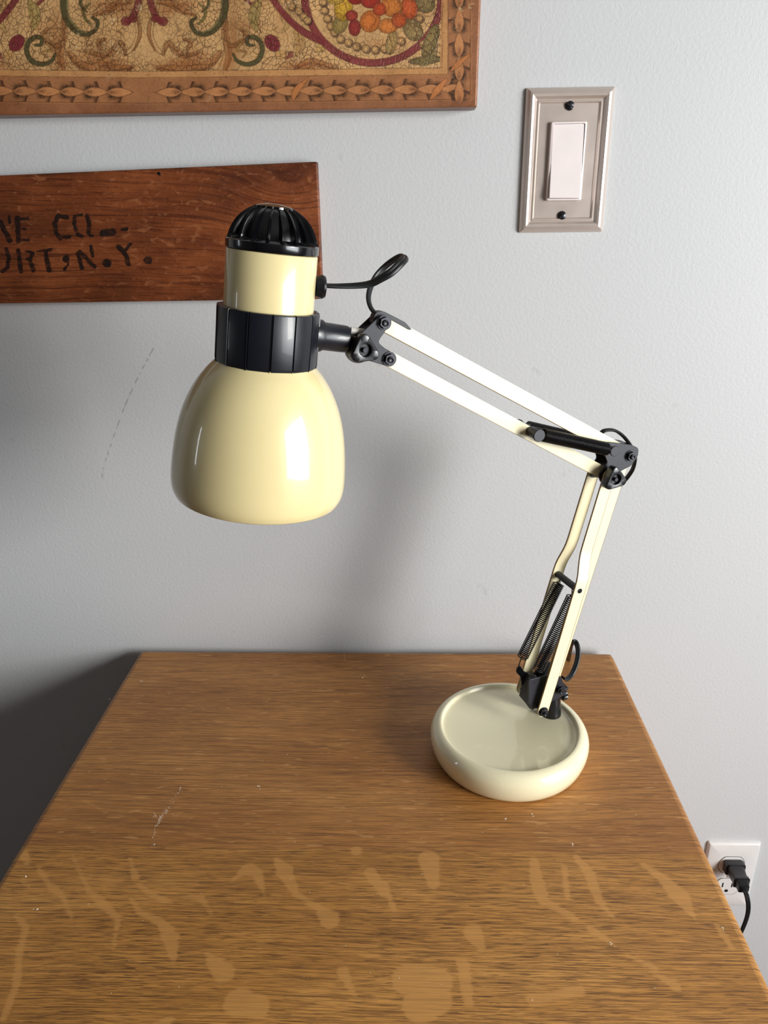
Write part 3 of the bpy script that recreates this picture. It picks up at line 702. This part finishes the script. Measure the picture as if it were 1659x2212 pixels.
for dx in (-.0063, .0063):
    bm = bmesh.new(); prism(bm, PF, [(dx-.0007, -.003), (dx+.0007, -.003), (dx+.0007, .003), (dx-.0007, .003)], .0055, .0075); finish('prong', bm, M['steel'], plug, smooth=False)
pth = catmull([PF.p(0, -.003, .042), PF.p(.001, -.006, .052), PF.p(.003, -.022, .058), PF.p(.004, -.05, .056), PF.p(.001, -.10, .050), PF.p(-.01, -.2, .045), PF.p(-.02, -.30, .045), PF.p(-.03, PF.O[2]*-1+.004, .06)], 8)
bm = bmesh.new(); sweep(bm, pth, twin(.0016), up=(1, 0, 0)); finish('cord', bm, M['cord'], plug)

# ================================================================== the lamp
BC = (.0980, -.1911); BR = .0753; BH = .032; INR = .0634
AL = math.radians(21)
LU = np.array([math.cos(AL), math.sin(AL), 0.]); LN = np.array([math.sin(AL), -math.cos(AL), 0.]); LZ = np.array([0., 0., 1.])
POST = np.array([.14198, -.16869, .77797])
LF = Frame(POST, LU, LZ, LN)       # a = along the arm, b = up, n = to the near side
lamp = empty('desk_lamp', (BC[0], BC[1], TOP), 'cream and black spring-arm desk lamp standing on the oak desk', 'lamp')
def uz(px, py, w=0.0):
    p = on_plane(px, py, POST+LN*w, LN) - POST
    return (float(p@LU), float(p[2]))
def LFn(w=0.0, a=0.0, b=0.0): return Frame(POST+LU*a+LZ*b+LN*w, LU, LZ, LN)
# --- base
BF = Frame((BC[0], BC[1], TOP), (1, 0, 0), (0, 1, 0), (0, 0, 1))
prof = [(0, .0006), (BR-.009, .0006)]
prof += [(BR-.0062, .0012), (BR-.0046, .0028), (BR-.0030, .0060), (BR-.0014, .0105), (BR-.0004, .0150), (BR, .0190)]
for t in np.linspace(8, 90, 12): prof.append((BR-.0100+.0100*math.cos(math.radians(t)), BH-.0120+.0120*math.sin(math.radians(t))))
for t in np.linspace(100, 170, 6): prof.append((INR+.0012+(-.0012)*(t-90)/90*1.0, BH-.0002-.0040*((t-90)/90)**1.5))
prof += [(INR-.0006, .0282), (INR-.0026, .0279), (0, .0279)]
bm = bmesh.new(); lathe(bm, BF, prof, 128); finish('base', bm, M['base_cream'], lamp, angle=60)
# --- post
PF2 = Frame(POST, (1, 0, 0), (0, 1, 0), (0, 0, 1))
bm = bmesh.new(); lathe(bm, PF2, [(0, 0), (.0098, 0), (.0100, .0012), (.0094, .004), (.0078, .020), (.0074, .030), (.0066, .034), (0, .034)], 32); post = finish('post', bm, M['black'], lamp)
tF = Frame(np.array(LF.p(.0075, .019, 0)), LN, LZ, LU); bm = bmesh.new()
lathe(bm, tF, [(0, -.002), (.0022, -.002), (.0022, .003), (.005, .003), (.0053, .004), (.0053, .007), (.0045, .0078), (0, .0078)], 28, fn=lambda r, h, t, i: r*(1+.05*math.cos(14*t)) if r > .0048 else r); finish('thumb_screw', bm, M['black'], post)
# --- nuts and bolts
def bolt(parent, a, b, w0, side=1, r=.0042, mat='steel', length=.0034):
    f = Frame(np.array(LF.p(a, b, w0)), LU, LZ, LN*side); bm = bmesh.new()
    lathe(bm, f, [(0, 0), (r*1.18, 0), (r*1.18, .0006), (r*.2, .0006)], 28)
    hexp = [(r*.95*math.cos(i*PI/3+.3), r*.95*math.sin(i*PI/3+.3)) for i in range(6)]; prism(bm, f, hexp, .0005, length)
    lathe(bm, f, [(r*.52, length-.001), (r*.52, length+.0012), (r*.40, length+.0017), (r*.2, length+.0011), (0, length+.0011)], 20)
    return finish('bolt', bm, M[mat], parent, bevel=.0002)
# --- bottom bracket: U of folded steel
BN = (-.0225, .0222); BN2 = (-.0022, .0377)
bk = None
W1 = .0125
near = fillet([uz(1141, 1468, W1), uz(1196, 1455, W1), uz(1212, 1462, W1), uz(1223, 1499, W1), uz(1190, 1515, W1), uz(1170, 1527, W1), uz(1150, 1531, W1), uz(1141, 1518, W1)], .0018, 4)
far = fillet([uz(1116, 1443, -W1), uz(1123, 1437, -W1), uz(1131, 1449, -W1), uz(1145, 1458, -W1), (-.001, .052), (.010, .050), (.011, .030), uz(1166, 1519, -W1), uz(1144, 1531, -W1), uz(1131, 1513, -W1), uz(1124, 1462, -W1), uz(1115, 1452, -W1)], .0015, 4)
bm = bmesh.new(); prism(bm, LF, near, W1-.0008, W1+.0008); prism(bm, LF, far, -W1-.0008, -W1+.0008)
zz = .0285; prism(bm, LF, [(-.030, .020), (-.028, .020), (-.0215, .046), (-.0235, .046)], -W1, W1)
prism(bm, LF, [(-.026, .030), (.009, .034), (.009, .036), (-.026, .032)], -W1, W1)
bk = finish('base_bracket', bm, M['blackmetal'], lamp, bevel=.0004)
bolt(bk, BN2[0], BN2[1], W1+.001, 1)
bolt(bk, BN2[0]+.003, BN2[1]+.006, -W1-.001, -1)
bm = bmesh.new(); sweep(bm, [LF.p(BN[0], BN[1], -.021), LF.p(BN[0], BN[1], .021)], circ(.0025, 16)); finish('pivot_rod', bm, M['blackmetal'], bk)
f = LFn(0, -.0285, .030); bm = bmesh.new(); sweep(bm, [LF.p(-.0265, .0505, .003), LF.p(-.0265, .0505, .0135)], circ(.0036, 16)); finish('spring_anchor', bm, M['blackmetal'], bk)
# --- lower arm: two cranked strips and a straight bar
EK = (.0310, .2467); ET = (.0524, .2618)
def strip(name, pts, wid, th, parent, mat, lips=(-1, 1)):
    """pts: (a, b, n); flat strip, width in the lamp plane"""
    P = [np.array(LF.p(*p)) for p in pts]; bm = bmesh.new(); prev = None; prv = None
    ax = P[-1]-P[0]; ax /= np.linalg.norm(ax); Wd = ax - LN*(ax@LN); Wd /= np.linalg.norm(Wd); Wd = np.cross(LN, Wd)
    LP_ = .00045/(wid/2)
    def ring(c, hw, nd): return [bm.verts.new(c+Wd*s*hw+nd*t*th/2) for s, t in ((-1, -1), (1, -1), (1, 1), (1-LP_, 1), (-1+LP_, 1), (-1, 1))]
    cs = []
    for i, p in enumerate(P):
        t = P[min(i+1, len(P)-1)]-P[max(i-1, 0)]; t /= np.linalg.norm(t); nd = np.cross(t, Wd); nd /= np.linalg.norm(nd); nd = nd*(1 if nd@LN > 0 else -1)
        cs.append((p, t, nd))
    seq = []
    for j in range(7):
        t = j/6*PI/2; p, tt, nd = cs[0]; seq.append((p-tt*wid/2*math.cos(t), max(wid/2*math.sin(t), wid*.06), nd))
    for p, tt, nd in cs[1:-1]: seq.append((p, wid/2, nd))
    for j in range(7):
        t = PI/2-j/6*PI/2; p, tt, nd = cs[-1]; seq.append((p+tt*wid/2*math.cos(t), max(wid/2*math.sin(t), wid*.06), nd))
    for c, hw, nd in seq:
        r = ring(c, hw, nd)
        if prev:
            for j in range(6):
                f = bm.faces.new((prev[j], prev[(j+1) % 6], r[(j+1) % 6], r[j]))
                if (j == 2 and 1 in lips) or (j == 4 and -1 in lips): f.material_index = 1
        else: bm.faces.new(r[::-1])
        prev = r
    bm.faces.new(prev); bm.normal_update()
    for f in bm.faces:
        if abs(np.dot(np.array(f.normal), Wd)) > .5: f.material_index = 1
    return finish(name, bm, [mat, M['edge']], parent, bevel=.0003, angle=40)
def at(t, w): return (BN[0]+(EK[0]-BN[0])*t, BN[1]+(EK[1]-BN[1])*t, w)
for sgn in (1, -1):
    pts = [at(0, sgn*.0195), at(.30, sgn*.0190)]
    for t, w in ((.555, .0182), (.585, .0178), (.610, .0165), (.635, .0146), (.660, .0128), (.685, .0117), (.71, .0113)): pts.append(at(t, sgn*w))
    pts += [at(1.0, sgn*.0108)]
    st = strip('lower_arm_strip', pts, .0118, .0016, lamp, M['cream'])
bolt(lamp, BN[0], BN[1], .0205, 1); bolt(lamp, BN[0], BN[1], -.0205, -1)
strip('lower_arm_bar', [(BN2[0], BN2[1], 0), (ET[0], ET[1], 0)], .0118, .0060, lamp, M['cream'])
# spacer rod with its rivets
RT = at((.1437-BN[1])/(EK[1]-BN[1]), 0)
bm = bmesh.new(); sweep(bm, [LF.p(RT[0], RT[1], -.0170), LF.p(RT[0], RT[1], .0170)], circ(.0032, 20)); rod = finish('spacer_rod', bm, M['blackmetal'], lamp)
bm = bmesh.new(); sweep(bm, [LF.p(RT[0], RT[1], .0170), LF.p(RT[0], RT[1], .0192)], circ(.0024, 16)); finish('rivet', bm, M['steel'], rod)
# --- springs
def spring(name, A, B, R_, coils, wire, parent, hookA=None, hookB=None):
    A = np.array(LF.p(*A)); B = np.array(LF.p(*B)); T = B-A; L = np.linalg.norm(T); T /= L
    U = np.cross(T, LN); U /= np.linalg.norm(U); V = np.cross(T, U); path = []
    if hookA is not None:
        H = np.array(LF.p(*hookA)); mid = (H+A)/2+V*.002
        path += [H-V*.002+T*.0006, H-T*.0026-V*.0004, H-T*.001+V*.0022, mid]
        path = catmull(path, 4)
    n = coils*12
    for i in range(n+1):
        t = i/n; an = 2*PI*coils*t; k = min(1, i/8+.25, (n-i)/8+.25)
        path.append(A+T*L*t+R_*k*(math.cos(an)*V+math.sin(an)*U))
    if hookB is not None:
        H = np.array(LF.p(*hookB)); mid = (H+B)/2+V*.002
        path += catmull([mid, H+T*.001+V*.0022, H+T*.0026-V*.0004, H-V*.002-T*.0006], 4)
    bm = bmesh.new(); sweep(bm, path, circ(wire, 6), up=tuple(T)); return finish(name, bm, M['spring'], parent, angle=80)
spring('spring', (-.0235, .0600, .0078), (.0062, .1345, .0095), .0051, 44, .00054, lamp, (-.0265, .0505, .0060), (RT[0], RT[1], .0095))
spring('spring', (-.0315, .0655, -.0085), (.0030, .1390, -.0090), .0051, 46, .00054, lamp, (*uz(1122, 1445, -W1), -W1), (RT[0], RT[1], -.0085))
# --- elbow
def plate(name, pts, rad, w, parent, th=.0015):
    bm = bmesh.new(); prism(bm, LF, fillet(pts, rad, 5), w-th/2, w+th/2); return finish(name, bm, M['blackmetal'], parent, bevel=.0003)
EW = .0075
elb = [uz(*p, EW) for p in ((1308, 956), (1324, 952), (1352, 964), (1368, 960), (1377, 972), (1371, 990), (1346, 1016), (1352, 1046), (1332, 1056), (1308, 1044), (1306, 1022), (1325, 1006), (1322, 986), (1306, 982))]
elb = [ (ET[0]+.0085, ET[1]-.001), (ET[0]+.0025, ET[1]-.0095), (EK[0]+.010, EK[1]+.0005), (EK[0]+.0075, EK[1]-.0075), (EK[0]-.006, EK[1]-.0065), (EK[0]-.0088, EK[1]+.001), (EK[0]-.001, EK[1]+.0115), (EK[0]-.0035, EK[1]+.0165), (EK[0]-.0065, EK[1]+.021), (EK[0]-.0045, EK[1]+.0305), (EK[0]+.010, EK[1]+.0275), (ET[0]+.001, ET[1]+.0095), (ET[0]+.0085, ET[1]+.006)]
el1 = plate('elbow_bracket', elb, [.005, .004, .003, .005, .005, .003, .003, .003, .004, .004, .01, .005, .005], EW, lamp)
bm = bmesh.new(); prism(bm, LF, fillet(elb, .004, 4), -EW-.00075, -EW+.00075); finish('elbow_plate', bm, M['blackmetal'], el1, bevel=.0003)
bolt(el1, ET[0], ET[1], EW+.0008, 1, .0046)
ES = (.0303, .2706)
bm = bmesh.new(); sweep(bm, [LF.p(*ES, -.0165), LF.p(*ES, .0165)], circ(.0030, 20))
for s_ in (-1, 1): sweep(bm, [LF.p(*ES, s_*.0150), LF.p(*ES, s_*.0168)], circ(.0046, 24))
finish('spring_pin', bm, M['blackmetal'], el1, bevel=.0003)
# --- tri-lobed knobs
def knob(parent, a, b, w0, R_, depth, rot=0.0, sq=.19):
    f = Frame(np.array(LF.p(a, b, w0)), LU, LZ, LN); bm = bmesh.new(); seg = 72
    fn = lambda r, h, t, i: r*(1+(sq*math.cos(3*(t-rot))+.035*math.cos(6*(t-rot)))*(r > R_*.55))
    r1 = R_*.78
    lathe(bm, f, [(0, 0), (R_*.50, 0), (R_*.52, depth*.15), (r1*.97, depth*.18), (r1, depth*.25), (r1, depth*.86), (r1*.97, depth*.96), (r1*.90, depth), (R_*.46, depth), (R_*.40, depth*.98), (R_*.36, depth*.65), (0, depth*.65)], seg, fn)
    k = finish('knob', bm, M['black'], parent, angle=30)
    bm = bmesh.new(); prism(bm, f, [(R_*.17*math.cos(i*PI/3), R_*.17*math.sin(i*PI/3)) for i in range(6)], depth*.6, depth*1.0); finish('knob_bolt', bm, M['steel'], k, bevel=.0002)
    return k
bm = bmesh.new(); sweep(bm, [LF.p(*EK, -.0135), LF.p(*EK, .0125)], circ(.0048, 20)); finish('pivot_sleeve', bm, M['blackmetal'], el1)
bolt(el1, EK[0], EK[1], -.0120, -1)
knob(lamp, EK[0], EK[1], .0120, .0118, .0095, 1.72)
# --- upper arm
_d = LU*(ET[0]+.1724)+LZ*(ET[1]-.3868); LOWER = -1 if np.cross(LN, _d)@LZ > 0 else 1
HT = (-.1724, .3868); HB = (-.1688, .3606)
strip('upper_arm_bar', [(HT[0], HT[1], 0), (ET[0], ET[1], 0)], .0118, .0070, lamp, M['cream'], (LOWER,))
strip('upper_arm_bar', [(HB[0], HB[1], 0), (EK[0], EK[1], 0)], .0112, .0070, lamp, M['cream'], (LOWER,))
PN = (-.0450, .2925)
bm = bmesh.new(); sweep(bm, [LF.p(*PN, -.0190), LF.p(*PN, .0175)], circ(.0042, 22))
for s_ in (-1, 1): sweep(bm, [LF.p(*PN, s_*.0160), LF.p(*PN, s_*.0182)], circ(.0052, 26))
finish('upper_spring_pin', bm, M['blackmetal'], lamp, bevel=.0004)
for s_ in (1, -1): spring('spring', (PN[0]+.0060, PN[1]-.0012, s_*.0125), (ES[0]-.0045, ES[1]+.0012, s_*.0118), .0052, 48, .00055, lamp, (PN[0], PN[1], s_*.0125), (ES[0], ES[1], s_*.0118))
# --- head bracket
HK = uz(779, 752, .006)
HW = .0070
def c5(L, w): return [uz(680+x/6.9125, 530+y/6.9125, w) for x, y in L]
hp = c5([(1100, 1075), (1140, 1170), (1080, 1260), (948, 1450), (1060, 1545), (1200, 1620), (1230, 1720), (1160, 1815), (1060, 1800), (720, 1700), (600, 1700), (540, 1560), (600, 1420), (720, 1300), (960, 1075)], HW+.002)
rr = [.004, .004, .003, .003, .003, .004, .004, .004, .003, .003, .004, .004, .004, .003, .003]
hb = plate('head_bracket', hp, rr, HW, lamp); bm = bmesh.new(); prism(bm, LF, fillet(hp, rr, 5), -HW-.00075, -HW+.00075); finish('head_plate', bm, M['blackmetal'], hb, bevel=.0003)
bolt(hb, HT[0], HT[1], HW+.001, 1, .0046); bolt(hb, HB[0], HB[1], HW+.001, 1, .0046)
# cord guide clip on top of the bar
clip = c5([(880, 985), (1000, 975), (1200, 1075), (1320, 1140), (1418, 1248), (1380, 1250), (1130, 1110), (1020, 1090), (900, 1200), (830, 1160)], 0)
bm = bmesh.new(); prism(bm, LF, fillet(clip, [.006, .006, .004, .002, .0005, .0005, .001, .002, .003, .004], 5), -.0045, .0045); finish('cord_clip', bm, M['blackmetal'], hb, bevel=.0006)
knob(lamp, HK[0], HK[1], HW+.0012, .0120, .0090, 1.60)
# --- head: axis, collar, neck, vent cap, shade
HO = POST + LU*(-.2446) + LZ*.4657
AX = LU*(-math.sin(.1215)) - LZ*math.cos(.1215) - LN*.0364; AX /= np.linalg.norm(AX)
E1 = LU - AX*(LU@AX); E1 /= np.linalg.norm(E1); E2 = np.cross(AX, E1)
HF = Frame(HO, E1, E2, AX)        # n points down the shade
NR = 20
def rib(r, h, t, i):
    if i in DOME_FLAT: return r
    c = math.cos(NR*t/2)**2
    return r*(1 - .16*(1-c**16))
DOME_FLAT = set()
dome = [(0, -.0002), (.006, .0001), (.0105, .0011), (.0125, .0018)]; DOME_FLAT.update(range(4))
R0 = .0306
for t in np.linspace(27, 76, 14): dome.append((R0*math.sin(math.radians(t))**.90, .0282-.0282*math.cos(math.radians(t))))
n0 = len(dome); dome += [(R0*.998, .0235), (R0+.0004, .0240), (R0+.0005, .0285), (R0+.0002, .0292), (R0-.001, .0294), (.02, .0294)]; DOME_FLAT.update(range(n0, n0+6))
bm = bmesh.new(); lathe(bm, HF, dome, 360, rib); finish('vent_cap', bm, M['cap'], lamp, angle=28)
NK = .0306
bm = bmesh.new(); lathe(bm, HF, [(.026, .0296), (NK-.0006, .0296), (NK, .0303), (NK+.0002, .0700), (.030, .0705)], 96); neck = finish('neck', bm, M['shade_cream'], lamp, angle=50)
CR_ = .0352; NP = 14
def coll(r, h, t, i):
    if r < .033: return r
    ph = ((t+.12)/(2*PI)*NP) % 1.0
    g = 0
    if ph < .028: g = -.0011
    elif ph < .06: g = .0006
    flat = (math.cos((ph-.5)*2*PI/NP)**-1-1)*CR_*0.15
    return r + g + flat
bm = bmesh.new(); lathe(bm, HF, [(.0308, .0668), (.0335, .0664), (CR_-.0004, .0668), (CR_, .0676), (CR_+.0003, .1020), (CR_-.0003, .1046), (.0345, .1052), (.0330, .1050), (.0330, .1)], 14*50, coll)
collar = finish('collar', bm, M['collar'], lamp, angle=35)
SH = [(.0345, .1035), (.0368, .1060), (.0410, .1105), (.0462, .1175), (.0508, .1255), (.0548, .1345), (.0582, .1450), (.0608, .1570), (.0626, .1700), (.0636, .1820), (.0638, .1910), (.0630, .1975), (.0612, .2020), (.0604, .2030)]
SHc = catmull([(a, b, 0) for a, b in SH], 4)
pr = [(p[0], p[1]) for p in SHc]; inn = [(p[0]-.0012, p[1]+(.0 if i else .0)) for i, p in enumerate(SHc)][::-1]
bm = bmesh.new(); lathe(bm, HF, pr + [(.0598, .2032)] + inn[1:], 128); shade = finish('shade', bm, M['shade_cream'], lamp, angle=60)
# bulb socket inside
bm = bmesh.new(); lathe(bm, HF, [(0, .07), (.016, .07), (.016, .105), (.014, .112), (0, .112)], 32); finish('socket', bm, M['white'], lamp)
bm = bmesh.new(); lathe(bm, HF, [(.012, .108), (.013, .120), (.020, .135), (.026, .150), (.024, .168), (.014, .178), (0, .181)], 32); finish('bulb', bm, M['white'], lamp)
# stub arm and ball joint
s0 = on_plane(690, 725, POST, LN); s1 = on_plane(749, 733, POST, LN); d_ = s1-s0; d_ /= np.linalg.norm(d_)
sF = Frame(s0, np.cross(LN, d_), LN, d_); L_ = np.linalg.norm(s1-s0)
bm = bmesh.new(); lathe(bm, sF, [(.0118, -.004), (.0112, .001), (.0098, .003), (.0096, L_*.9), (.0092, L_), (.008, L_+.0006), (.0052, L_+.0006), (.0048, L_+.004), (0, L_+.004)], 40); finish('stub_arm', bm, M['collar'], collar)
kc_ = np.array(LF.p(*uz(773, 755, 0), 0)); bF = Frame(kc_, LU, LZ, LN)
bm = bmesh.new(); lathe(bm, bF, [(0, -.0066)] + [(.0098*math.sqrt(max(0, 1-(h/.0105)**2)), h) for h in np.linspace(-.0062, .0062, 9)] + [(0, .0066)], 32); finish('swivel_joint', bm, M['black'], hb)
p0 = on_plane(757, 714, POST, LN); p1 = on_plane(786, 718, POST, LN); bm = bmesh.new(); sweep(bm, [p0, p1], circ(.0026, 16)); finish('swivel_pin', bm, M['clear'], hb)
# cord grommet on the neck
g0 = on_plane(686, 619, POST, LN); g1 = on_plane(703, 620, POST, LN); gd = g1-g0; gl = np.linalg.norm(gd); gd /= gl
gF = Frame(g0, np.cross(LN, gd), LN, gd)
bm = bmesh.new(); lathe(bm, gF, [(.0058, -.002), (.0066, gl*.2), (.0072, gl*.55), (.0066, gl*.85), (.004, gl), (0, gl)], 28, fn=lambda r, h, t, i: r*(1.12 if abs(math.cos(t)) > .7 else 1)); finish('cord_grommet', bm, M['black'], neck)
# --- cord
def L3(L): return [np.array(LF.p(*uz(x, y, w), w)) for x, y, w in L]
pth = catmull(L3([(700, 617, 0), (730, 618, 0), (770, 617, .001), (800, 613, .003), (822, 602, .006), (845, 588, .008), (866, 568, .006), (874, 558, 0), (868, 553, -.006), (850, 562, -.012), (830, 578, -.016), (812, 598, -.016), (800, 622, -.012), (796, 646, -.008), (803, 668, -.004), (822, 686, 0), (846, 700, .000)]), 8)
bm = bmesh.new(); sweep(bm, pth, twin(.00155), up=tuple(-LN), roll=lambda t: 1.15*min(1, t/.3)); cord1 = finish('cord', bm, M['cord'], lamp)
pth = catmull(L3([(1262, 925, -.006), (1290, 940, -.006), (1306, 930, -.006), (1328, 930, -.006), (1348, 944, -.006), (1364, 966, -.004), (1372, 985, 0), (1368, 1010, 0), (1356, 1030, -.002), (1322, 1075, -.0065), (1288, 1180, -.0065), (1250, 1300, -.0065), (1222, 1390, -.0065)]), 8)
bm = bmesh.new(); sweep(bm, pth, twin(.0014), up=tuple(-LN)); finish('cord', bm, M['cord'], lamp)
lp = [np.array(LF.p(*uz(1216, 1464, -.006), -.006)), np.array(LF.p(*uz(1224, 1467, -.008), -.008)), np.array(LF.p(*uz(1236, 1455, -.012), -.012)), np.array(LF.p(*uz(1246, 1430, -.016), -.016)), np.array(LF.p(*uz(1249, 1405, -.020), -.020)), np.array(LF.p(*uz(1243, 1387, -.026), -.026)), np.array(LF.p(*uz(1234, 1392, -.034), -.034)),
      on_plane(1228, 1424, (0, 0, TOP+.003), (0, 0, 1)), on_plane(1225, 1412, (0, 0, TOP+.003), (0, 0, 1)), np.array([.2262, -.012, TOP+.0022]), np.array([.2262, -.0065, TOP-.008]), np.array([.2262, -.0062, TOP-.02])]
lp[-1][0] = lp[-2][0] = lp[-3][0] = lp[-4][0]
bm = bmesh.new(); sweep(bm, catmull(lp, 8), twin(.0013), up=tuple(LN)); finish('cord', bm, M['cord'], lamp)
# guide strap that holds the cord behind the upper bar near the elbow
gp = [uz(*p, -.002) for p in ((1262, 922), (1276, 925), (1316, 950), (1312, 958), (1268, 936))]
bm = bmesh.new(); prism(bm, LF, gp, -.0085, -.0040); finish('cord_clip', bm, M['blackmetal'], lamp, bevel=.0004)
